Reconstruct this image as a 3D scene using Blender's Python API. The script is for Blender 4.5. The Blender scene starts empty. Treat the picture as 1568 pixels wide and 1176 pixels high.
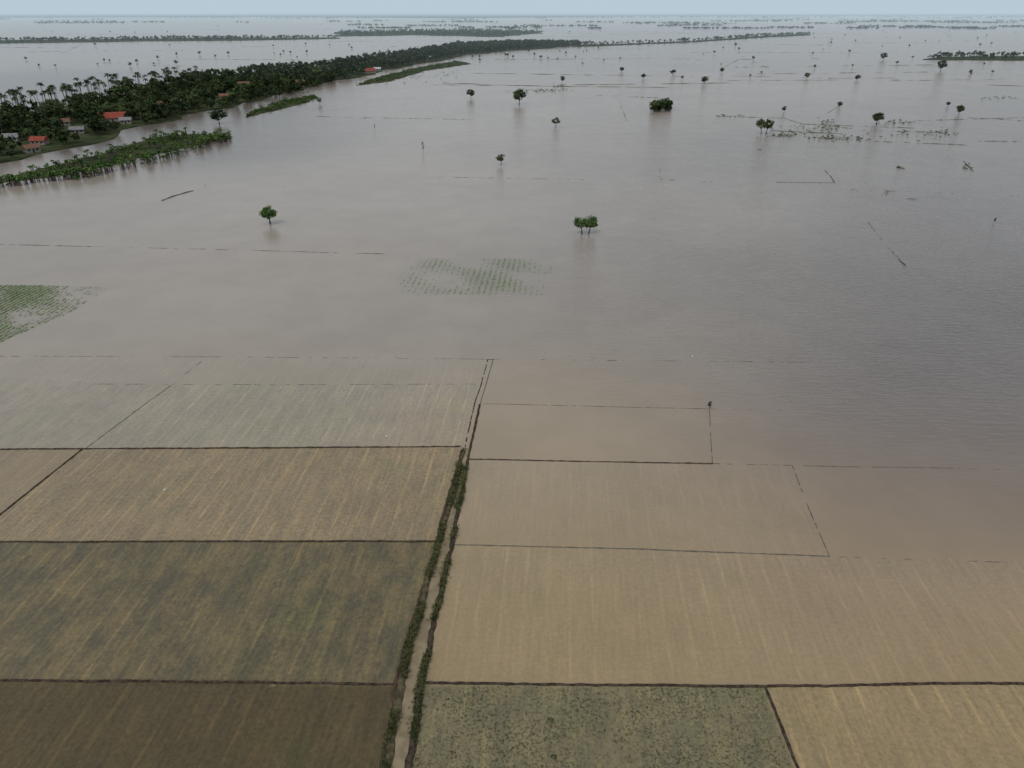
import bpy, math, random
import numpy as np
from mathutils import Vector
rng=np.random.default_rng(7); random.seed(7)
H=80.0; LENS=24.0; PITCH=math.atan(570/1045.33); F_=1045.33
SP,CP=math.sin(PITCH),math.cos(PITCH)
scene=bpy.context.scene
def G(u,v):
    """survey coordinate -> metres on the flood plain (z=0)"""
    dx=(u-784)/F_; dy=(588-v)/F_
    t=H/(SP-dy*CP)
    return (dx*t,(CP+dy*SP)*t)
def GP(l): return np.array([G(*p[:2]) for p in l])
# ---------------------------------------------------------------- nodes
class NT:
    def __init__(s,mat): s.t=mat.node_tree; s.t.nodes.clear()
    def n(s,typ,ins=None,**kw):
        nd=s.t.nodes.new(typ)
        for k,v in kw.items(): setattr(nd,k,v)
        for k,v in (ins or {}).items():
            sk=nd.inputs[k]
            if isinstance(v,bpy.types.NodeSocket): s.t.links.new(v,sk)
            else: sk.default_value=v
        return nd
    def math(s,op,a,b=0.0,c=0.0,clamp=False):
        return s.n('ShaderNodeMath',{0:a,1:b,2:c},operation=op,use_clamp=clamp).outputs[0]
    def mix(s,f,a,b,blend='MIX'):
        nd=s.n('ShaderNodeMix',data_type='RGBA',blend_type=blend)
        for k,v in ((0,f),(6,a),(7,b)):
            sk=nd.inputs[k]
            if isinstance(v,bpy.types.NodeSocket): s.t.links.new(v,sk)
            else: sk.default_value=v
        return nd.outputs[2]
    def ss(s,x,a,b,o0=0.0,o1=1.0):
        return s.n('ShaderNodeMapRange',{0:x,1:a,2:b,3:o0,4:o1},interpolation_type='SMOOTHSTEP').outputs[0]
    def noise(s,vec,scale,detail=3,rough=.55):
        return s.n('ShaderNodeTexNoise',{'Vector':vec,'Scale':scale,'Detail':detail,'Roughness':rough}).outputs[0]
def newmat(name):
    m=bpy.data.materials.new(name); m.use_nodes=True
    return m,NT(m)
def c4(c): return (c[0],c[1],c[2],1.0)
def simple_mat(name,ca,cb,scale=1.0,rough=.85,var=True,spec=.1,det=2):
    m,t=newmat(name)
    pos=t.n('ShaderNodeNewGeometry').outputs['Position']
    f=t.ss(t.noise(pos,scale,det),.35,.65)
    col=t.mix(f,c4(ca),c4(cb))
    if var:
        a=t.n('ShaderNodeAttribute',attribute_name='var').outputs['Fac']
        vv=t.n('ShaderNodeHueSaturation',{'Value':t.math('MULTIPLY_ADD',a,1.4,.3),'Hue':t.math('MULTIPLY_ADD',a,-.05,.525),'Color':col}).outputs[0]
        col=vv
    if spec<=.1: p=t.n('ShaderNodeBsdfDiffuse',{'Color':col})
    else: p=t.n('ShaderNodeBsdfPrincipled',{'Base Color':col,'Roughness':rough,'Specular IOR Level':spec})
    t.n('ShaderNodeOutputMaterial',{'Surface':p.outputs[0]})
    return m
M_leaf=simple_mat('leaf_green',(.027,.044,.021),(.06,.085,.034),.05)
M_leafb=simple_mat('leaf_bright',(.05,.10,.028),(.085,.14,.042),.15)
M_palm=simple_mat('palm_green',(.035,.052,.028),(.055,.072,.036),.15)
M_bark=simple_mat('bark',(.07,.055,.045),(.12,.10,.085),2)
M_rice=simple_mat('rice_green',(.14,.22,.07),(.21,.28,.11),.3)
M_riceb=simple_mat('rice_pale',(.20,.26,.13),(.25,.30,.16),.3)
M_grass=simple_mat('bank_grass',(.06,.078,.032),(.13,.13,.06),.8)
M_bund=simple_mat('wet_mud',(.035,.027,.022),(.085,.066,.048),1.6,var=False,det=4)
M_sub=simple_mat('silty_mud',(.15,.135,.11),(.095,.09,.08),.9,var=False)
M_bank=simple_mat('mud_bank',(.055,.052,.03),(.12,.10,.06),1.1,var=False,det=4)
M_bank2=simple_mat('weedy_mud',(.07,.075,.048),(.12,.108,.075),.4,var=False)
M_red=simple_mat('red_mud',(.10,.06,.043),(.065,.052,.032),.8,var=False,det=4)
M_land=simple_mat('land_grass',(.028,.04,.02),(.07,.08,.04),.06,var=False,det=5)
# ---------------------------------------------------------------- mesh utils
def mkobj(name,V,F,M=None,A=None,mats=(),smooth=False,parent=None):
    me=bpy.data.meshes.new(name+'_mesh')
    me.from_pydata(np.asarray(V,dtype=float).tolist() if len(V)<2000 else np.asarray(V,dtype=np.float32),[],np.asarray(F,dtype=int).tolist() if not isinstance(F,list) else F)
    for m in mats: me.materials.append(m)
    if M is not None and len(mats)>1: me.polygons.foreach_set('material_index',np.asarray(M,dtype=np.int32))
    if A is not None:
        at=me.attributes.new('var','FLOAT','POINT'); at.data.foreach_set('value',np.asarray(A,dtype=np.float32))
    if smooth: me.polygons.foreach_set('use_smooth',np.ones(len(me.polygons),dtype=bool))
    me.update()
    ob=bpy.data.objects.new(name,me); scene.collection.objects.link(ob)
    if parent: ob.parent=parent
    return ob
class PB:
    def __init__(s): s.V=[];s.F=[];s.M=[];s.A=[];s.n=0
    def add(s,V,F,m,a):
        V=np.asarray(V,float);F=np.asarray(F,int)
        s.V.append(V);s.F.append(F+s.n);s.M.append(np.full(len(F),m));s.A.append(np.broadcast_to(np.asarray(a,float),(len(V),)).copy());s.n+=len(V)
    def tube(s,pts,rad,sides=5,m=0,a=.5):
        pts=np.asarray(pts,float);n=len(pts);V=[]
        for i in range(n):
            d=pts[min(i+1,n-1)]-pts[max(i-1,0)];d/=np.linalg.norm(d)+1e-9
            x=np.cross(d,[.3,1,.1]);x/=np.linalg.norm(x)+1e-9;y=np.cross(d,x)
            for k in range(sides):
                an=2*math.pi*k/sides;V.append(pts[i]+rad[i]*(math.cos(an)*x+math.sin(an)*y))
        F=[[i*sides+k,i*sides+(k+1)%sides,(i+1)*sides+(k+1)%sides,(i+1)*sides+k] for i in range(n-1) for k in range(sides)]
        s.add(V,F,m,a)
    def leaves(s,C,N,size,m=1,a=.5,r=rng):
        n=len(C);N=N/(np.linalg.norm(N,axis=1,keepdims=True)+1e-9)
        R=r.normal(size=(n,3));T=np.cross(N,R);T/=np.linalg.norm(T,axis=1,keepdims=True)+1e-9;B=np.cross(N,T)
        sz=(size*r.uniform(.6,1.3,n))[:,None];asp=r.uniform(.45,.9,n)[:,None]
        V=np.stack([C-T*sz,C-B*sz*asp,C+T*sz,C+B*sz*asp*.8],1).reshape(-1,3)
        F=np.arange(4*n).reshape(-1,4)
        s.add(V,F,m,np.repeat(np.broadcast_to(a,(n,)),4))
    def get(s): return np.concatenate(s.V),np.concatenate(s.F),np.concatenate(s.M),np.concatenate(s.A)
def tree_proto(seed,h=7.5,cr=3.6,flat=.55,ncl=26,nl=34,leaf=.32,tr=.22,trunks=1,base=.42,sides=6,full=0):
    r=np.random.default_rng(seed);b=PB()
    cl=[]
    top_=h*(.62 if full else .72)
    for i in range(ncl):
        d=r.normal(size=3);d/=np.linalg.norm(d)
        if full and d[2]<0: d[2]*=.6
        rad=r.uniform(.5,.85) if full else r.uniform(.35,.95)
        sx=(r.choice([-1,1])*.42*cr if full==2 else 0)
        k_=.62 if full==2 else 1
        p=np.array([d[0]*cr*rad*k_+sx,d[1]*cr*rad*k_,top_+d[2]*rad*h*flat*(.75 if full else .5)])
        p[2]=max(p[2],h*base)
        cl.append(p)
    for j in range(trunks):
        off=(np.array([(-1.0 if j==0 else 1.0)*cr*.28,r.uniform(-.3,.3),0]) if trunks>1 else np.zeros(3))
        top=off*1.3+np.array([r.uniform(-.3,.3),r.uniform(-.3,.3),h*base])
        b.tube([off+[0,0,-.6],off+[0,0,.1],(off+top)/2+[.08,.05,0],top],[tr*1.4,tr*1.15,tr*.9,tr*.7],sides,0,r.uniform(.3,.6))
        mine=[p for p in cl if trunks==1 or (p[0]<0)==(j==0)]
        for p in mine[:7]:
            mid=(top+p)/2+np.array([0,0,-.25]);b.tube([top,mid,p],[tr*.5,tr*.33,tr*.12],max(3,sides-2),0,.4)
    for p in cl:
        rad=cr*r.uniform(.24,.4)*(.75 if full==2 else 1);D=r.normal(size=(nl,3));D/=np.linalg.norm(D,axis=1,keepdims=True)
        C=p+D*rad*r.uniform(.5,1.05,(nl,1))*[1,1,.8]
        b.leaves(C,D+r.normal(size=(nl,3))*.5+[0,0,.5],leaf,1,np.clip(r.uniform(.15,.85)+r.normal(size=nl)*.12,0,1),r)
    return b.get()
def palm_proto(seed,h=14,nf=18,fl=4.0,tr=.28):
    r=np.random.default_rng(seed);b=PB();lean=r.uniform(-1.8,1.8,2)
    pts=[[lean[0]*t*t,lean[1]*t*t,h*t-.3] for t in (0,.3,.6,.85,1)]
    b.tube(pts,[tr*1.4,tr,tr*.85,tr*.75,tr*.7],5,0,.6);top=np.array(pts[-1])
    for i in range(nf):
        an=2*math.pi*i/nf+r.uniform(-.2,.2);el=r.uniform(-.1,1.1);L=fl*r.uniform(.8,1.15)
        d=np.array([math.cos(an),math.sin(an),0]);sd=np.array([-d[1],d[0],0]);V=[]
        for k in range(5):
            t=k/4;p=top+d*L*t*math.cos(el*.7)+np.array([0,0,L*(math.sin(el)*t-0.75*t*t)])
            w=.6*math.sin(math.pi*(.12+.8*t))
            V+= [p-sd*w+[0,0,-w*.5],p,p+sd*w+[0,0,-w*.5]]
        F=[]
        for k in range(4):
            o=3*k;F+=[[o,o+1,o+4,o+3],[o+1,o+2,o+5,o+4]]
        b.add(V,F,1,r.uniform(.2,.8))
    return b.get()
def banana_proto(seed,h=4.5):
    r=np.random.default_rng(seed);b=PB()
    for q in range(2):
        o=r.uniform(-.8,.8,2) if q else np.zeros(2);hh=h*r.uniform(.7,1.0)
        b.tube([[o[0],o[1],-.3],[o[0],o[1],hh*.5],[o[0]+.1,o[1],hh*.8]],[.2,.17,.12],4,0,.95)
        for i in range(8):
            an=r.uniform(0,6.28);L=h*.42*r.uniform(.7,1.2);d=np.array([math.cos(an),math.sin(an),0]);sd=np.array([-d[1],d[0],0]);V=[]
            el=r.uniform(.5,1.2)
            for k in range(4):
                t=k/3;p=np.array([o[0],o[1],hh*.8])+d*L*t*.8+np.array([0,0,L*(el*t-.9*t*t)]);w=.42*math.sin(math.pi*(.1+.85*t))
                V+=[p-sd*w,p+sd*w]
            b.add(V,[[2*k,2*k+1,2*k+3,2*k+2] for k in range(3)],1,r.uniform(.1,.8))
    return b.get()
def merge(name,protos,P,S,mats,which=None,zs=None,z=0.0):
    n=len(P);which=rng.integers(0,len(protos),n) if which is None else which
    Vs,Fs,Ms,As=[],[],[],[];off=0
    for k,(V,F,M,A) in enumerate(protos):
        idx=np.where(which==k)[0]
        if len(idx)==0: continue
        an=rng.uniform(0,6.283,len(idx));c,s_=np.cos(an),np.sin(an);sc=S[idx]
        zz=sc if zs is None else sc*zs[idx]
        X=(V[None,:,0]*c[:,None]-V[None,:,1]*s_[:,None])*sc[:,None]+P[idx,0][:,None]
        Y=(V[None,:,0]*s_[:,None]+V[None,:,1]*c[:,None])*sc[:,None]+P[idx,1][:,None]
        Z=V[None,:,2]*zz[:,None]+z
        Vs.append(np.stack([X,Y,Z],2).reshape(-1,3))
        Fs.append((F[None]+(np.arange(len(idx))*len(V))[:,None,None]+off).reshape(-1,4))
        Ms.append(np.tile(M,len(idx)));da=rng.uniform(-.3,.3,len(idx))
        As.append(np.clip(A[None]+da[:,None],0,1).reshape(-1));off+=len(idx)*len(V)
    return mkobj(name,np.concatenate(Vs),np.concatenate(Fs),np.concatenate(Ms),np.concatenate(As),mats)
def inpoly(X,Y,P):
    ins=np.zeros(X.shape,bool);n=len(P);j=n-1
    for i in range(n):
        xi,yi=P[i];xj,yj=P[j]
        c=((yi>Y)!=(yj>Y))&(X<(xj-xi)*(Y-yi)/(yj-yi+1e-12)+xi);ins^=c;j=i
    return ins
def scatter(P,n):
    lo,hi=P.min(0),P.max(0);out=[];tot=0
    while tot<n:
        q=rng.uniform(lo,hi,(n*3,2));q=q[inpoly(q[:,0],q[:,1],P)];out.append(q);tot+=len(q)
    return np.concatenate(out)[:n]
def area(P):
    x,y=P[:,0],P[:,1];return abs(np.dot(x,np.roll(y,-1))-np.dot(y,np.roll(x,-1)))/2
def sn(n,step):
    """smooth 1-D noise -1..1"""
    k=max(2,int(n/step)+2);return np.interp(np.linspace(0,k-1,n),np.arange(k),rng.uniform(-1,1,k))
def resample(P,step):
    P=np.asarray(P,float);d=np.r_[0,np.cumsum(np.linalg.norm(np.diff(P,axis=0),axis=1))]
    n=max(3,int(d[-1]/step)+1);t=np.linspace(0,d[-1],n)
    return np.stack([np.interp(t,d,P[:,i]) for i in range(P.shape[1])],1)
def bund(parts,pts,w=.5,h=.2,step=.5,dash=0.0,m=0,jit=.12,w1=None):
    """earth ridge; dash>0 lets the crest dip under water"""
    P=GP(pts);P=resample(P,step);n=len(P)
    d=np.gradient(P,axis=0);d/=np.linalg.norm(d,axis=1,keepdims=True);nn=np.stack([-d[:,1],d[:,0]],1)
    P=P+nn*(sn(n,14)*jit*w+sn(n,3)*jit*w*.5)[:,None]
    ww=np.linspace(w,w if w1 is None else w1,n)
    crest=h*(1+.35*sn(n,2))-dash*h*(1+ .8*sn(n,11)+1.2*sn(n,2.2))
    off=[-.5,-.36,-.12,.15,.35,.5];zz=[-.12,.55,1,.95,.5,-.12];V=np.zeros((n,6,3))
    for k in range(6):
        o=off[k]*ww*(1+jit*2.4*sn(n,1.7));V[:,k,:2]=P+nn*o[:,None]
        V[:,k,2]=np.where(zz[k]>0,crest*zz[k]-.02,-.15)
    i=np.arange(n-1)[:,None]*6+np.arange(5)[None,:]
    F=np.stack([i,i+1,i+7,i+6],2).reshape(-1,4)
    parts.add(V.reshape(-1,3),F,m,.5);return P
def land(name,pts,z=.2,mat=M_land,jit=.35,step=None):
    P=GP(pts);Q=resample(np.vstack([P,P[:1]]),step or max(3,math.sqrt(area(P))/30))[:-1]
    n=len(Q);d=np.gradient(Q,axis=0);d/=np.linalg.norm(d,axis=1,keepdims=True)+1e-9
    Q=Q+np.stack([-d[:,1],d[:,0]],1)*(sn(n,1.5)*(step or max(3,math.sqrt(area(P))/30))*jit*1.5)[:,None]
    V=np.vstack([np.c_[Q,np.full(n,z)],np.c_[Q,np.full(n,-.3)]])
    F=[list(range(n))]+[[i,(i+1)%n,n+(i+1)%n,n+i] for i in range(n)]
    return mkobj(name,V,F,mats=[mat])
# ---------------------------------------------------------------- WATER SHEET
def lin(c): c=np.asarray(c,float)/255;return np.where(c<=.04045,c/12.92,((c+.055)/1.055)**2.4)
def albedo(u,v,c):
    x,y=G(u,v);sd=H/math.sqrt(x*x+y*y+H*H);Fr=.02+.98*(1-sd)**5;Fr*=.85
    a=np.clip((lin(c)-Fr*np.array([.56,.62,.68]))/((1-Fr)*.9),.01,.6);L=a.mean();L2=min(max(L,.045),.30)
    ch=a/L
    if v<700:
        k=min(1,(700-v)/200);ch=ch*(1-k)+k*(.8*np.array([1.15,1.015,.84])+.2*np.clip(ch,.75,1.25))
    return ch*L2
smp=[(100,620,150,142,128),(400,640,148,140,122),(600,500,152,144,135),(200,500,155,147,138),(600,300,163,157,153),(300,350,162,156,150),
(1000,300,158,155,156),(1000,450,143,136,134),(1300,450,128,124,128),(1500,500,118,115,120),(1300,600,120,115,115),(1500,650,117,111,110),
(1000,570,142,134,124),(850,660,152,139,120),(1000,670,149,135,117),(1250,680,126,117,110),(1500,750,129,118,107),(1400,800,138,124,107),
(850,770,149,134,109),(1150,780,146,130,107),(900,950,146,129,101),(1300,950,146,129,103),(1500,950,148,129,104),(1500,1100,145,127,97),
(1200,250,156,155,158),(1500,300,148,147,155),(800,200,170,166,166),(150,330,160,154,148),(250,205,165,155,142),(100,400,158,150,142)]
SA=np.array([albedo(*s[:2],s[2:]) for s in smp]);SG=GP(smp)
def ax(a0,a1,s,far,g):
    c=list(np.arange(a0,a1,s));x=a1;st=s
    while x<far: c.append(x);st*=g;x+=st
    c.append(far);return c
ys=[-60000,-20000,-5000,-1000,-300,-100,0,20]+ax(36,270,.7,70000,1.12)
xp=ax(0,190,.7,70000,1.15);xn=[-a for a in ax(0,190,.7,70000,1.15)][::-1][:-1];xs=xn+xp
xs=np.array(xs);ys=np.array(ys);XX,YY=np.meshgrid(xs,ys)
yc=np.maximum(YY,45);a_=XX/(yc+30);b_=np.log(yc)
num=np.zeros(XX.shape+(3,));den=np.full(XX.shape,1e-12)
for (sx,sy),al in zip(SG,SA):
    w=np.exp(-(((a_-sx/(sy+30))/.13)**2+((b_-math.log(sy))/.15)**2)/2)+1e-7/(1e-3+(a_-sx/(sy+30))**2+(b_-math.log(sy))**2)
    num+=w[...,None]*al;den+=w
COL=num/den[...,None]
rice=np.zeros(XX.shape);blot=np.zeros(XX.shape);seed_=np.zeros(XX.shape)
def paint(poly,u,v,c,r,bl=0,sd=0):
    m=inpoly(XX,YY,GP(poly));
    if c is not None: COL[m]=albedo(u,v,c)
    rice[m]=r;blot[m]=bl;seed_[m]=sd
paint([(-900,1042),(0,1042),(608,1048),(592,1176),(560,1400),(-900,1400)],300,1110,(86,77,58),1,.4)
paint([(-900,830),(672,830),(611,1048),(0,1042),(-900,1040)],300,940,(106,97,76),1,.9)
paint([(128,687),(705,685),(690,762),(672,830),(-300,830),(-100,860),(0,788)],400,760,(136,122,99),1,.4)
paint([(-500,690),(128,687),(0,788),(-100,870),(-500,870)],50,720,(140,127,107),.6,.2)
paint([(645,1046),(1170,1050),(1250,1240),(1300,1400),(560,1400),(626,1176)],900,1110,(120,112,87),.7,.6,1)
paint([(1172,1051),(1568,1046),(2300,1040),(2300,1400),(1300,1400)],1400,1110,(144,127,97),.8,.2)
paint([(691,835),(1270,852),(2200,870),(2200,1040),(1568,1046),(645,1046)],1000,950,None,.45,.08)
paint([(716,706),(1213,713),(1270,852),(691,835)],1000,770,None,.28,.08)
paint([(262,590),(735,588),(705,685),(132,686)],1000,770,None,.7,.25)
paint([(-400,560),(262,590),(132,686),(-400,688)],1000,770,None,.45,.3)
sub=inpoly(XX,YY,GP([(-400,545),(745,550),(735,588),(-400,588)]));rice[sub]=.3
rip=(.5+.5*np.tanh((a_-.1)/.16))*(.5+.5*np.tanh((YY-125)/30))
# drowned crop just under the surface
g0=np.array(G(172,440));cc=np.array(G(735,424))
def k1(X,Y):
    ed=np.clip((g0[0]-(X+(Y-g0[1])*.25))/30,0,1)
    return ed*np.clip(.7+.6*np.sin(X*.21+Y*.12)*np.sin(Y*.17+1),.15,1)
def k2(X,Y):
    d=((X-cc[0])/28)**2+((Y-cc[1])/30)**2
    return np.clip(1.1-d,0,.9)*np.clip(.55+.8*np.sin(X*.2+Y*.09+2)*np.sin(Y*.15),.05,1)
pA=[(-300,440),(-100,437),(60,437),(168,440),(110,478),(0,524),(-300,620)];pB=[(600,395),(850,397),(830,452),(590,450)]
for pp,kf,gc,am in ((pA,k1,(.09,.115,.045),.85),(pB,k2,(.17,.19,.11),.6)):
    mm=inpoly(XX,YY,GP(pp));kk=(kf(XX,YY)*am*mm)[...,None];COL=COL*(1-kk)+np.array(gc)*kk
nx,ny=len(xs),len(ys);V=np.stack([XX,YY,np.zeros_like(XX)],2).reshape(-1,3)
i=(np.arange(ny-1)[:,None]*nx+np.arange(nx-1)[None]).reshape(-1)
water=mkobj('flood_water',V,np.stack([i,i+1,i+nx+1,i+nx],1))
me=water.data
at=me.attributes.new('tint','FLOAT_COLOR','POINT');at.data.foreach_set('color',np.concatenate([COL.reshape(-1,3),np.ones((nx*ny,1))],1).astype(np.float32).ravel())
for nm,arr in (('rice',rice),('blot',blot),('seedl',seed_),('rip',rip)):
    at=me.attributes.new(nm,'FLOAT','POINT');at.data.foreach_set('value',arr.astype(np.float32).ravel())
q0,q1=G(605,1176),G(748,560);PHI=math.atan2(q1[0]-q0[0],q1[1]-q0[1])
m,t=newmat('muddy_flood_water')
A=lambda n_:t.n('ShaderNodeAttribute',attribute_name=n_)
pos=t.n('ShaderNodeNewGeometry').outputs['Position']
rot=t.n('ShaderNodeMapping',{'Vector':pos,'Rotation':(0,0,PHI)}).outputs[0]
sep=t.n('ShaderNodeSeparateXYZ',{0:rot});sx,ty=sep.outputs[0],sep.outputs[1]
col=A('tint').outputs['Color'];R=A('rice').outputs['Fac'];B=A('blot').outputs['Fac'];S=A('seedl').outputs['Fac'];RP=A('rip').outputs['Fac']
big=t.noise(pos,.012,4,.6);med=t.noise(pos,.07,3,.6)
col=t.n('ShaderNodeHueSaturation',{'Color':col,'Value':t.math('ADD',t.ss(big,.25,.75,.93,1.07),t.ss(med,.3,.7,-.04,.04))}).outputs[0]
bl=t.noise(t.n('ShaderNodeMapping',{'Vector':rot,'Scale':(1.5,.75,1)}).outputs[0],.17,8,.82);bl2=t.ss(bl,.38,.64)
dark=t.mix(1.0,col,(.64,.70,.80,1),'MULTIPLY');lite=t.mix(1.0,col,(1.28,1.22,1.08,1),'MULTIPLY')
col=t.mix(B,col,t.mix(bl2,dark,lite))
row=t.n('ShaderNodeTexNoise',{'Vector':t.n('ShaderNodeMapping',{'Vector':rot,'Scale':(2.0,.12,1)}).outputs[0],'Scale':1.0,'Detail':2}).outputs[0]
cross=t.noise(pos,1.5,4,.85)
rw=t.math('ADD',t.ss(row,.3,.7,-.10,.10),t.ss(cross,.3,.7,-.22,.22))
col=t.n('ShaderNodeHueSaturation',{'Color':col,'Value':t.math('MULTIPLY_ADD',rw,R,1.0)}).outputs[0]
# greenish film of seedlings in patches
gp=t.math('MULTIPLY',t.ss(t.noise(pos,.05,5,.7),.5,.68),t.math('MULTIPLY',R,.5))
col=t.mix(gp,col,t.mix(1.0,col,(.80,.98,.78,1),'MULTIPLY'))
wob=t.math('MULTIPLY_ADD',t.noise(pos,.25,2),.6,sx)
fr=t.math('PINGPONG',wob,1.75)
ln=t.ss(fr,.0,.42,1,0)
pres=t.ss(t.noise(pos,.09,4,.7),.38,.62,.12,1)
ln=t.math('MULTIPLY',t.math('MULTIPLY',ln,pres),t.math('MULTIPLY',R,.8))
col=t.mix(ln,col,t.mix(1.0,col,(1.42,1.35,1.2,1),'MULTIPLY'))
sp=t.noise(pos,2.6,4,.7);spm=t.math('MULTIPLY',t.ss(sp,.5,.6),t.math('MULTIPLY',S,t.ss(t.noise(pos,.12,3),.35,.6,.2,.85)))
col=t.mix(spm,col,(.05,.055,.03,1))
rp=t.n('ShaderNodeTexNoise',{'Vector':t.n('ShaderNodeMapping',{'Vector':pos,'Scale':(.3,1.0,1),'Rotation':(0,0,.15)}).outputs[0],'Scale':.8,'Detail':2,'Roughness':.6}).outputs[0]
bump=t.n('ShaderNodeBump',{'Height':rp,'Strength':1.0,'Distance':t.math('MULTIPLY_ADD',RP,.42,.07)})
p=t.n('ShaderNodeBsdfPrincipled',{'Base Color':col,'Roughness':.22,'IOR':1.33,'Normal':bump.outputs[0]})
t.n('ShaderNodeOutputMaterial',{'Surface':p.outputs[0]})
me.materials.append(m)
# ---------------------------------------------------------------- DITCH + BUNDS
LB=[(575,1290),(592,1176),(611,1046),(641,940),(672,830),(690,762),(703,716),(709,690)]
RB=[(606,1290),(627,1176),(646,1046),(667,940),(692,835),(705,765),(716,706)]
b=PB();pl=bund(b,[(p[0]+1,p[1]) for p in LB],1.6,.35,.4,m=1,jit=.16,w1=.7)
pr=bund(b,RB,1.25,.35,.4,m=0,jit=.16,w1=.7)
bund(b,[(p[0]-6+ (1176-p[1])*.008,p[1]) for p in LB],.7,.25,.4,m=2,jit=.25)
mkobj('irrigation_ditch_bank',np.concatenate(b.V),np.concatenate(b.F),np.concatenate(b.M),mats=[M_bund,M_bank,M_red])
n=60
def rs(P): P=resample(GP(P),.5);return P[np.linspace(0,len(P)-1,n).astype(int)]
L=rs(LB);Rr=rs(RB+[(721,690)])
V=np.vstack([np.c_[L,np.full(n,.03)],np.c_[Rr,np.full(n,.03)]])
M_ditch=simple_mat('ditch_mud_water',(.21,.165,.10),(.29,.23,.14),.5,rough=.6,var=False,spec=.2)
mkobj('irrigation_ditch',V,[[k,k+1,n+k+1,n+k] for k in range(n-1)],mats=[M_ditch])
b=PB()
lines=[
 ([(-900,1038),(0,1042),(300,1044),(608,1048)],.45,.22,0,0),
 ([(-900,832),(0,830),(350,829),(671,829)],.45,.2,0,0),
 ([(-700,691),(0,688),(400,686),(706,684)],.5,.22,.1,0),
 ([(-500,1180),(-200,945),(0,788),(128,687)],.5,.2,0,0),
 ([(646,1046),(900,1049),(1172,1051),(1400,1048),(1568,1046),(2300,1040)],.5,.22,.05,0),
 ([(1172,1051),(1222,1176),(1300,1380)],.5,.2,0,0),
 ([(692,834),(980,841),(1270,852)],.32,.12,.25,1),
 ([(1270,852),(1568,862),(2200,880)],.2,.06,.9,1),
 ([(716,703),(900,707),(1092,710)],.4,.18,.15,0),
 ([(1092,710),(1260,714),(1460,717)],.28,.09,.45,1),
 ([(1460,717),(1568,720),(2000,730)],.2,.06,.9,1),
 ([(738,618),(900,622),(1085,626)],.26,.08,.35,1),
 ([(1085,626),(1300,631)],.2,.06,.9,1),
 ([(1086,618),(1088,660),(1091,710)],.22,.08,.5,1),
 ([(1213,713),(1235,770),(1270,852)],.25,.08,.5,1),
 ([(712,684),(726,620),(737,588),(747,551)],.35,.14,.4,0),
 ([(716,706),(724,670),(735,620)],.6,.25,0,0),
 ([(735,620),(745,585),(755,551)],.3,.12,.3,1),
 ([(745,551),(757,550)],.3,.14,.1,0),
 ([(132,686),(200,635),(262,590)],.35,.12,.25,1),
 ([(262,590),(310,552)],.25,.08,.8,1),
 ([(-300,545),(300,546),(745,550)],.25,.07,.6,1),
 ([(130,588),(400,589),(730,588)],.25,.07,.6,1),
 ([(755,550),(1400,556)],.2,.06,1.0,1)]
for pts,w,h,da,mm in lines: bund(b,pts,w,h,.4,dash=da,jit=.16,m=mm)
mkobj('field_bund',np.concatenate(b.V),np.concatenate(b.F),np.concatenate(b.M),mats=[M_bund,M_sub])
b=PB()
for pts,w,h,da in [
 ([(-200,370),(75,376),(330,382),(590,389)],.35,.14,.5),([(660,271),(900,275)],.4,.14,.9),([(555,180),(720,183)],.8,.2,.7),
 ([(0,374),(75,376)],.3,.14,.9),([(1188,279),(1280,280)],.45,.16,.4),([(1262,260),(1272,270),(1278,281)],.6,.16,.35),
 ([(1328,338),(1350,368),(1388,408)],.38,.13,.6),([(1375,396),(1386,406)],.7,.2,.1),([(248,307),(270,299),(295,292)],.9,.35,0),
 ([(1475,247),(1490,262)],.9,.25,.4),([(1372,256),(1385,259)],1.0,.3,.2),([(1390,304),(1404,305)],.8,.2,.2),
 ([(1350,299),(1362,292),(1357,300)],.5,.15,.4),([(1010,255),(1012,275),(1090,278)],.4,.12,.9),([(1300,290),(1560,300)],.4,.12,1.1),
 ([(1500,216),(1900,220)],.9,.25,.6),([(1100,178),(1200,181),(1230,190),(1400,196)],1.1,.25,.5),([(1190,207),(1330,216),(1480,222)],1.1,.25,.45),
 ([(1245,190),(1330,200),(1450,203)],1.1,.25,.5),([(1180,200),(1290,205)],1.2,.3,.2),([(950,160),(960,185)],.6,.2,.8),([(1400,185),(1568,180),(1700,178)],1.1,.25,.6),
 ([(480,178),(560,181)],.8,.2,.6),([(1480,180),(1568,185)],1,.25,.5),([(1263,175),(1290,160)],.8,.25,.6),([(900,145),(1010,150)],.8,.25,.8)]:
    bund(b,pts,w,h,.8,dash=da,jit=.3,m=1)
for k in range(85):
    v=18+ 22*math.exp(rng.uniform(0,1.7))*.98;u=rng.uniform(650,2000) if rng.random()<.75 else rng.uniform(-300,500)
    if u<500 and v>110: continue
    du=rng.uniform(60,400);dv=rng.uniform(-.02,.03)*du*(v-18)/100
    if rng.random()<.15: pts=[(u,v),(u+rng.uniform(-1,1)*60,v*1.2)]
    else: pts=[(u,v),(u+du,v+dv)]
    bund(b,pts,1.0+ (120-v)*.010,.4,4,dash=rng.uniform(.4,1.0),jit=.3,m=int(rng.random()<.6))
mkobj('distant_field_bund',np.concatenate(b.V),np.concatenate(b.F),np.concatenate(b.M),mats=[M_bank,M_bank2])
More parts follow.
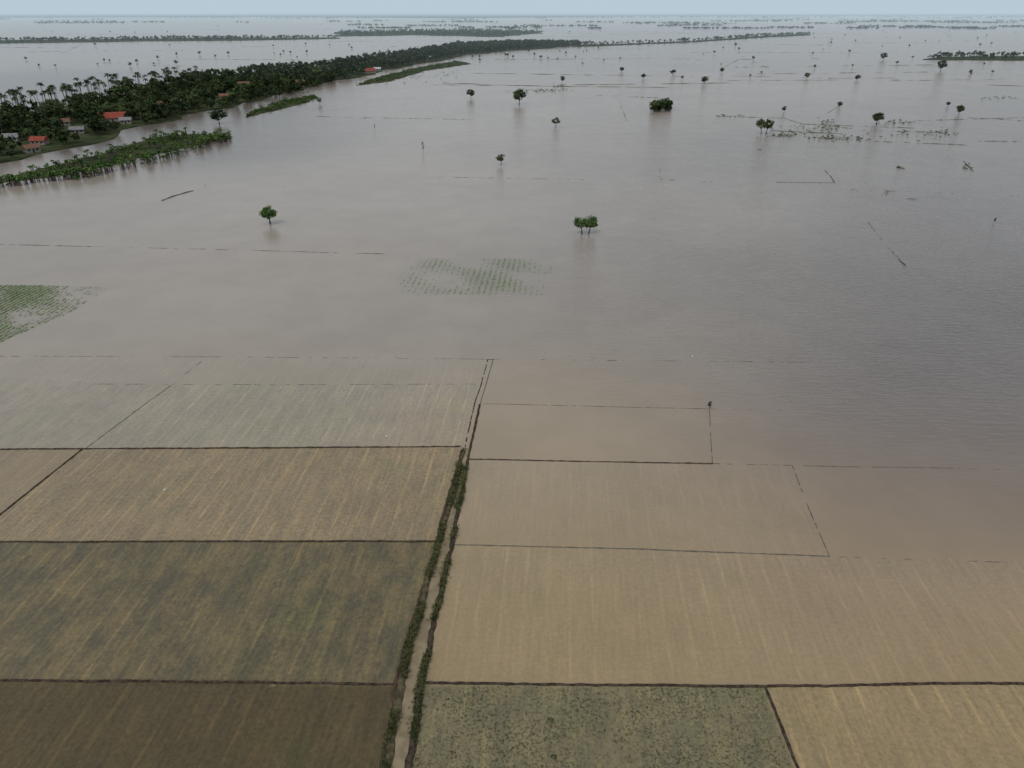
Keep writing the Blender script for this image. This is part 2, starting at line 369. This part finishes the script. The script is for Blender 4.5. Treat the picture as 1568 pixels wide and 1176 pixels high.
# ---------------------------------------------------------------- GRASS / RICE
def tuft(seed,nb=7,h=.45,sp=.16,w=.025):
    r=np.random.default_rng(seed);b=PB()
    for i in range(nb):
        an=r.uniform(0,6.28);d=np.array([math.cos(an),math.sin(an),0]);s_=np.array([-d[1],d[0],0]);o=d*r.uniform(0,sp*.4);hh=h*r.uniform(.6,1.1)
        m1=o+d*sp*.4+[0,0,hh*.6];e=o+d*sp*1.2+[0,0,hh]
        b.add([o-s_*w,o+s_*w,m1+s_*w*.8,m1-s_*w*.8,e+s_*w*.2,e-s_*w*.2],[[0,1,2,3],[3,2,4,5]],0,r.uniform(.2,.9))
    return b.get()
T=[tuft(k) for k in range(4)]
def near_line(P,w,n):
    i=rng.integers(0,len(P)-1,n);q=P[i]+rng.uniform(0,1,(n,1))*(P[i+1]-P[i]);return q+rng.normal(size=(n,2))*w
q=np.vstack([near_line(pl,.36,4600),near_line(pr,.3,3600)])
k=np.array([math.sin(p[1]*.7)+math.sin(p[1]*.23+p[0])>-.4 for p in q])
merge('ditch_bank_grass',T,q[k],rng.uniform(.5,1.25,k.sum()),[M_grass],z=.18)
Tl=[tuft(10+k,nb=6,h=.38,sp=.2,w=.035) for k in range(3)]
q=scatter(GP([(648,1053),(1166,1056),(1215,1172),(1290,1370),(580,1370),(630,1176)]),4600)
cl=rng.uniform(0,1,len(q))<(.35+.6*(np.sin(q[:,0]*.31+1)*np.sin(q[:,1]*.5+q[:,0]*.11)>-.1))
merge('rice_seedlings',Tl,q[cl],rng.uniform(.25,.75,cl.sum()),[M_grass],z=-.03)
dirv=np.array([math.sin(PHI),math.cos(PHI)]);nv=np.array([dirv[1],-dirv[0]])
def rows(poly,sp,st,keep,jit=.15):
    P=GP(poly);s=P@nv;tt=P@dirv;out=[]
    for a in np.arange(s.min(),s.max(),sp):
        tv=np.arange(tt.min(),tt.max(),st);out.append(np.outer(np.full(len(tv),a),nv)+np.outer(tv,dirv))
    q=np.concatenate(out);q=q+rng.normal(size=q.shape)*jit
    return q[inpoly(q[:,0],q[:,1],P)&(rng.uniform(0,1,len(q))<keep(q[:,0],q[:,1]))]
Tr=[tuft(20+k,nb=7,h=.16,sp=.34,w=.05) for k in range(4)]
qa=rows(pA,1.6,.26,lambda X,Y:k1(X,Y)*1.3,.13)
qb=rows(pB,1.9,.3,lambda X,Y:k2(X,Y)*1.0,.18)
merge('flooded_rice_crop',Tr,qa,rng.uniform(.8,1.4,len(qa)),[M_rice],z=.0)
merge('submerged_rice_crop',Tr,qb,rng.uniform(.5,1.0,len(qb)),[M_riceb],z=.0)
# ---------------------------------------------------------------- LAND
belt=[(-500,385),(-300,325),(0,250),(60,234),(170,207),(300,175),(430,150),(530,122),(640,98),(720,84),(790,77),(885,71),(885,67),(800,66),(700,69),(640,80),(540,93),(500,101),(400,108),(290,122),(150,155),(0,178),(-300,222),(-500,250)]
stA=[(-120,308),(0,281),(60,274),(130,262),(200,246),(300,222),(352,213),(350,208),(300,205),(235,210),(200,222),(150,237),(60,259),(0,273),(-120,298)]
stAw=[(-120,316),(0,288),(60,281),(130,275),(200,259),(300,231),(354,217),(350,208),(300,205),(235,210),(200,222),(150,237),(60,259),(0,273),(-120,298)]
stB=[(374,180),(400,174),(470,157),(487,150),(480,147),(440,153),(390,169)]
stC=[(548,131),(600,124),(650,109),(720,98),(700,93),(625,106),(560,124)]
backb=[(-500,72),(0,67),(200,64),(400,62),(515,59.5),(515,57.5),(300,58.5),(0,62),(-500,66)]
vil=[(510,56),(640,54),(760,57),(830,51),(830,48),(700,46),(520,49)]
isl=[(1415,92),(1568,93),(1900,94),(1900,88),(1568,86),(1440,87)]
rb=[(880,72),(960,69),(1060,65),(1170,57.5),(1240,54),(1240,52),(1165,55),(1060,63),(960,67),(880,69)]
far=[(-1500,19.0),(3000,19.0),(3000,24),(1568,24),(1000,25),(700,28),(400,26),(0,27),(-1500,27)]
for nm,pp,z in (('village_ground',belt,.5),('reed_island',stA,.25),('reed_island',stB,.5),('reed_island',stC,.4),('distant_ground',backb,.8),('distant_ground',vil,.8),('island_ground',isl,.6),('distant_ground',rb,.6)):
    land(nm,pp,z,jit=.6)
M_far=simple_mat('far_land',(.028,.04,.02),(.05,.065,.03),.004,var=False)
land('far_ground',far,1.0,M_far,jit=.1,step=400)
# ---------------------------------------------------------------- TREES
big=[tree_proto(s,h=rh,cr=rc,ncl=15,nl=14,leaf=.9,flat=.75,base=.25,tr=.25,sides=4) for s,rh,rc in ((1,9,4.2),(2,11,4.6),(3,8,4),(4,11,5),(5,7,4.3))]
low=[tree_proto(s,h=rh,cr=rc,ncl=6,nl=6,leaf=1.6,flat=.8,base=.15,tr=.3,sides=3) for s,rh,rc in ((11,9,4.4),(12,11,5),(13,8,4.5))]
P=GP(belt);q=scatter(P,5200)
dist=q[:,1];q_near=q[dist<1000];q_far=q[dist>=1000]
houses_px=[(174,186,20,12,.4,0),(62,222,9,7,.1,0),(97,193,10,7,.6,1),(194,190,8,6,.3,2),(185,154,12,8,.2,1),(375,133,14,8,.1,1),(565,112,18,11,.4,0),(578,109,10,7,.1,3),(50,234,8,6,.9,1),(120,205,9,6,.4,2),(250,165,9,7,.6,1),(20,217,10,7,.2,2),(345,152,10,7,.4,1),(600,97,14,9,.2,0),(460,130,10,7,.5,1),(660,91,12,8,.5,3)]
hp=np.array([G(a,b2) for a,b2,*_ in houses_px])
def clear(q,L0=46):
    k=np.ones(len(q),bool)
    for (x,y) in hp:
        L_=math.hypot(x,y);ux,uy=-x/L_,-y/L_
        dx,dy=q[:,0]-x,q[:,1]-y;al=dx*ux+dy*uy;pe=abs(-dx*uy+dy*ux)
        k&=~((pe<7.5)&(al>-8)&(al<L0))
    k&=~(np.sin(q[:,0]*.045+1.3)*np.sin(q[:,1]*.031+.5*np.sin(q[:,0]*.02))>.85)
    return k
q_near=q_near[clear(q_near)]
Sn=rng.uniform(.5,1.1,len(q_near));Sn[rng.random(len(Sn))<.12]*=1.4
merge('village_tree_belt',big,q_near,Sn,[M_bark,M_leaf],z=.3)
q_far=q_far[clear(q_far)]
merge('distant_tree_belt',low,np.vstack([q_far,scatter(GP(backb),1000),scatter(GP(vil),900),scatter(GP(isl),260),scatter(GP(rb),240)]),
  rng.uniform(.5,1.2,len(q_far)+2400),[M_bark,M_leaf],z=.3)
tiny=[tree_proto(s,h=11,cr=9,ncl=4,nl=4,leaf=4.5,flat=.7,base=.1,tr=.4,sides=3) for s in (21,22,23)]
pts=[]
for k in range(3600): pts.append(G(rng.uniform(-500,2100),18.6+(rng.uniform(0,1)**1.2)*9))
for k in range(140):      # broken strips of trees between sheets of water
    v=25+rng.uniform(0,1)**1.5*20;u=rng.uniform(-400,2000)
    if 80<u<520 and v>36: continue
    L_=rng.uniform(12,130);th=rng.uniform(.1,.8)*(v-18)/15
    for j in range(int(L_*.4*(v-18)/14)+4): pts.append(G(u+rng.uniform(-.5,.5)*L_,v+rng.normal()*th*.4))
pts=np.array(pts)
merge('horizon_tree_line',tiny,pts,np.clip(rng.uniform(.4,.95,len(pts))*(.7+pts[:,1]/15000),.3,1.4),[M_bark,M_leaf],z=.5)
palms=[palm_proto(s,h=hh) for s,hh in ((1,16),(2,18),(3,13),(4,15))]
pe=GP([(-500,245),(-300,220),(0,172),(100,154),(200,138),(285,123)])
Pp=scatter(P,400);Pp=Pp[Pp[:,1]<760][:26]
q=np.vstack([near_line(pe,7,70),near_line(GP([(0,176),(100,157),(200,141),(285,124)]),9,85),Pp,near_line(GP([(0,205),(100,185),(180,165)]),14,14)])
q=q[(q[:,1]<1200)&clear(q)]
merge('coconut_palm_grove',palms,q,rng.uniform(.7,1.08,len(q)),[M_bark,M_palm],z=.3)
ban=[banana_proto(s) for s in (1,2,3,4)]
edge=GP([(-120,310),(0,286),(60,279),(130,272),(200,256),(300,229),(350,214)])
q=np.vstack([near_line(edge,2.2,130),scatter(GP(stAw),110),near_line(GP([(250,212),(300,224),(345,212)]),6,50)])
merge('banana_plants',ban,q,rng.uniform(.7,1.4,len(q)),[M_bark,M_leafb])
shr=[tree_proto(s,h=2.4,cr=2.0,ncl=8,nl=14,leaf=.35,flat=.9,base=.1,tr=.06,sides=3) for s in (31,32,33)]
q=scatter(GP(stAw),420);q=q[np.sin(q[:,0]*.09)*np.sin(q[:,1]*.11+1)>-.25]
q=np.vstack([q,scatter(GP(stB),160),scatter(GP(stC),120),near_line(GP([(560,128),(620,112),(700,95)]),10,60)])
merge('reed_shrubs',shr,q,rng.uniform(.35,1.1,len(q)),[M_bark,M_leafb])
q=[];
for u,v,su,sv,n in ((825,139,35,2,80),(1195,208,22,3,45),(1240,200,45,6,60),(1285,212,40,4,80),(1380,188,30,3,35),(1430,205,60,6,55),(1110,178,20,1.5,20),(860,132,14,5,25),(640,118,28,8,60),(690,112,16,6,25),(1040,90,20,2,25),(1265,190,12,8,25),(1535,150,25,3,25),(170,97,12,1,14),(240,98,10,1,12),(1480,255,6,4,8),(1163,230,2,.6,5),(1378,257,5,1,6)):
    for k in range(n): q.append(G(u+rng.normal()*su*.6,v+rng.normal()*sv*.6))
q=np.array(q);merge('marsh_vegetation',shr,q,rng.uniform(.2,.7,len(q)),[M_bark,M_leafb],zs=rng.uniform(.3,.8,len(q)))
q=[]
for k in range(240):
    v=18+20*math.exp(rng.uniform(0,1.7));u=rng.uniform(-400,2100)
    if v>70 and u<620 and v>95: continue
    if v>110 and u<950: continue
    q.append(G(u,v))
for u in range(690,900,10): q.append(G(u+rng.uniform(-5,5),78+rng.uniform(-6,14)))
for u in range(880,1250,9): q.append(G(u+rng.uniform(-5,5),72-(u-880)*.05+rng.uniform(-2,3)))
for a in (420,430,445,455,470,150,160,168,200,210,236,242,40,60,85,270,330,350): q.append(G(a,84+rng.uniform(-3,6) if a>300 else 97+rng.uniform(-8,8)))
q=np.array(q);merge('scattered_distant_trees',big[:3],q,rng.uniform(.35,.8,len(q)),[M_bark,M_leaf],z=-.3)
IP=[tree_proto(101,h=7.2,cr=3.5,ncl=44,nl=44,leaf=.30,base=.36,flat=.55,full=1,tr=.3),
    tree_proto(102,h=7,cr=5.2,ncl=60,nl=40,leaf=.32,base=.36,flat=.5,trunks=2,tr=.28,full=2),
    tree_proto(103,h=7,cr=3.0,ncl=22,nl=26,leaf=.34,base=.4,flat=.6,full=1,tr=.2),
    tree_proto(104,h=7,cr=3.6,ncl=32,nl=30,leaf=.4,base=.26,flat=.65,full=1),
    tree_proto(105,h=7,cr=1.3,ncl=10,nl=22,leaf=.28,base=.35,flat=.9,tr=.12),
    tree_proto(106,h=7,cr=4.8,ncl=40,nl=30,leaf=.4,base=.3,flat=.5,trunks=2,full=2)]
ME=[]
for k,(V,F,M,A) in enumerate(IP):
    o=mkobj('p%d'%k,V,F,M,A,[M_bark,M_leafb if k in(0,1) else M_leaf]);ME.append(o.data);bpy.data.objects.remove(o)
def place(name,k,u,v,hpx,wz=1.0,mesh=ME):
    x,y=G(u,v);depth=y*CP+H*SP
    hm=hpx/F_*depth;s=hm/6.6
    o=bpy.data.objects.new(name,mesh[k]);scene.collection.objects.link(o)
    o.location=(x,y,0);o.scale=(s*wz,s*wz,s);o.rotation_euler=(0,0,rng.uniform(-.4,.4) if k in(1,5) else rng.uniform(0,6.28));return o
for k,u,v,h,wz in ((0,414,343,25,1),(2,767,253,15,1.1),(3,795,160,20,1),(2,851,195,13,1.2),(3,721,151,12,1),(5,1169,205,21,.8),(3,1342,191,16,1),
  (3,1468,176,13,.9),(3,1440,110,15,.9),(3,1078,129,10,1),(3,952,111,7,1),(3,336,190,19,1.3),(2,1200,173,9,1),(3,1285,165,8,1),(3,1235,121,8,1),(3,1352,93,10,1),
  (3,1312,124,8,1),(2,1522,342,8,.5),(3,1451,163,6,1),(2,861,128,10,1),(3,1105,112,7,1),(3,985,121,7,1),(2,490,160,9,1),(2,1086,626,12,.7)):
    place('broadleaf_tree',k,u,v,h,wz)
place('broadleaf_tree',1,896,358,26,.92).rotation_euler=(0,0,.1)
for k,u,v,h,wz in ((4,648,234,15,.8),(4,574,199,8,.8),(4,315,287,5,.7),(4,433,288,3,.7),(4,1010,262,3,.6),(4,606,548,3,1),(4,380,310,3,.7)):
    place('slender_tree',k,u,v,h,wz)
q=scatter(GP([(996,172),(1027,172),(1026,164),(1000,164)]),46)
merge('tree_thicket',big[:3],q,rng.uniform(.45,.85,len(q)),[M_bark,M_leaf],z=-1)
for u,v in ((843,1106),(848,1162)):
    x,y=G(u,v);V,F,M,A=shr[0];o=mkobj('shrub',V*[.2,.2,.28],F,M,A,[M_bark,M_leaf]);o.location=(x,y,0)
# ---------------------------------------------------------------- HOUSES
def mat_roof(n,c,c2): return simple_mat(n,c,c2,.6,var=False,rough=.7)
RF=[mat_roof('red_roof',(.30,.08,.055),(.22,.065,.05)),mat_roof('rusty_roof',(.20,.09,.06),(.15,.11,.09)),mat_roof('grey_roof',(.25,.25,.26),(.18,.18,.18)),mat_roof('white_roof',(.5,.5,.5),(.4,.4,.4))]
M_wall=simple_mat('plaster_wall',(.32,.30,.26),(.24,.22,.19),.8,var=False);M_dk=simple_mat('dark_opening',(.02,.02,.025),(.03,.03,.03),1,var=False,rough=.3)
def box(name,c,s,mat,par):
    x,y,z=c;a,b2,d=[k/2 for k in s]
    V=[(x+i*a,y+j*b2,z+k*d) for i in(-1,1) for j in(-1,1) for k in(-1,1)]
    return mkobj(name,V,[[0,1,3,2],[4,6,7,5],[0,4,5,1],[2,3,7,6],[0,2,6,4],[1,5,7,3]],mats=[mat],parent=par)
for (u,v,w,d,r_,rf) in houses_px:
    x,y=G(u,v);e=bpy.data.objects.new('village_house',None);scene.collection.objects.link(e);e.location=(x,y,.5);e.rotation_euler=(0,0,r_)
    box('walls',(0,0,1.5),(w,d,3),M_wall,e)
    hw,hd,ph=w/2+.6,d/2+.6,d*.32
    V=[(-hw,-hd,2.85),(hw,-hd,2.85),(hw,0,3+ph),(-hw,0,3+ph),(hw,hd,2.85),(-hw,hd,2.85),(-hw,-hd,2.7),(hw,-hd,2.7),(hw,hd,2.7),(-hw,hd,2.7)]
    mkobj('roof',V,[[0,1,2,3],[3,2,4,5],[6,7,1,0],[8,9,5,4],[0,3,5],[1,4,2],[9,6,0,5],[7,8,4,1]],mats=[RF[rf]],parent=e)
    box('door',(0,-d/2-.03,1.05),(1,.06,2.1),M_dk,e)
    for k,xx in enumerate((-w*.3,w*.3)): box('window_%d'%(k+1),(xx,-d/2-.03,1.7),(1.3,.06,1.1),M_dk,e)
# ---------------------------------------------------------------- EGRETS
M_white=simple_mat('egret_feathers',(.8,.8,.78),(.7,.7,.68),3,var=False);M_bill=simple_mat('egret_bill',(.5,.3,.05),(.3,.2,.05),3,var=False)
def egret(u,v,r_):
    b=PB()
    b.tube([(-.32,0,.42),(-.2,0,.46),(0,0,.5),(.15,0,.55),(.22,0,.62)],[.01,.07,.11,.08,.035],8,0)
    b.tube([(.2,0,.58),(.27,0,.68),(.22,0,.78),(.26,0,.86),(.33,0,.88)],[.04,.028,.022,.03,.022],7,0)
    b.tube([(.33,0,.88),(.45,0,.86)],[.014,.003],5,1)
    for s_ in(-.04,.04): b.tube([(0,s_,.42),(-.03,s_,.22),(.02,s_,-.05)],[.02,.01,.01],4,1)
    V,F,M,A=b.get();o=mkobj('egret',V,F,M,A,[M_white,M_bill],smooth=True);x,y=G(u,v);o.location=(x,y,0);o.rotation_euler=(0,0,r_)
for a in ((253,753,.3),(592,671,2.5),(1060,548,1)): egret(*a)
# ---------------------------------------------------------------- HAZE (glowing, absorbing volume over the distant plain)
hz=box('haze_glow',(0,30000+900,250),(120000,60000,520),M_dk,None)
SIG=8.5e-5
m,t=newmat('haze')
ab=t.n('ShaderNodeVolumeAbsorption',{'Color':(0,0,0,1),'Density':SIG});em=t.n('ShaderNodeEmission',{'Color':(.47,.59,.67,1),'Strength':SIG})  # emission stands in for daylight scattered by the air
ad=t.n('ShaderNodeAddShader',{0:ab.outputs[0],1:em.outputs[0]})
t.n('ShaderNodeOutputMaterial',{'Volume':ad.outputs[0]})
hz.data.materials.clear();hz.data.materials.append(m)
# ---------------------------------------------------------------- SKY / SUN / CAMERA
w=bpy.data.worlds.new('World');scene.world=w;w.use_nodes=True;t=NT(w)
EL,AZ=math.radians(52),math.radians(-150)
sky=t.n('ShaderNodeTexSky',sky_type='NISHITA',sun_disc=False,sun_elevation=EL,sun_rotation=AZ,dust_density=2.0,air_density=1.0,ozone_density=1.0)
tc=t.n('ShaderNodeTexCoord').outputs['Generated']
cl=t.noise(t.n('ShaderNodeMapping',{'Vector':tc,'Scale':(1,1,3)}).outputs[0],1.8,5,.6)
veil=t.mix(t.ss(cl,.3,.7),(5.6,6.1,6.7,1),(7.2,7.4,7.6,1))
col=t.mix(.72,sky.outputs[0],veil)
bg=t.n('ShaderNodeBackground',{'Color':col,'Strength':.1});t.n('ShaderNodeOutputWorld',{'Surface':bg.outputs[0]})
sd=bpy.data.lights.new('sun','SUN');sd.energy=1.0;sd.angle=math.radians(14);sd.color=(1,.95,.88)
so=bpy.data.objects.new('sun',sd);scene.collection.objects.link(so)
D=Vector((math.sin(AZ)*math.cos(EL),math.cos(AZ)*math.cos(EL),math.sin(EL)));so.rotation_euler=D.to_track_quat('Z','Y').to_euler()
cd=bpy.data.cameras.new('camera');cam=bpy.data.objects.new('camera',cd);scene.collection.objects.link(cam)
cd.lens=LENS;cd.sensor_width=36;cd.clip_end=200000;cd.clip_start=.5
cam.location=(0,0,H);cam.rotation_euler=(math.pi/2-PITCH,0,0);scene.camera=cam
scene.view_settings.view_transform='Standard';scene.view_settings.look='None';scene.view_settings.exposure=0
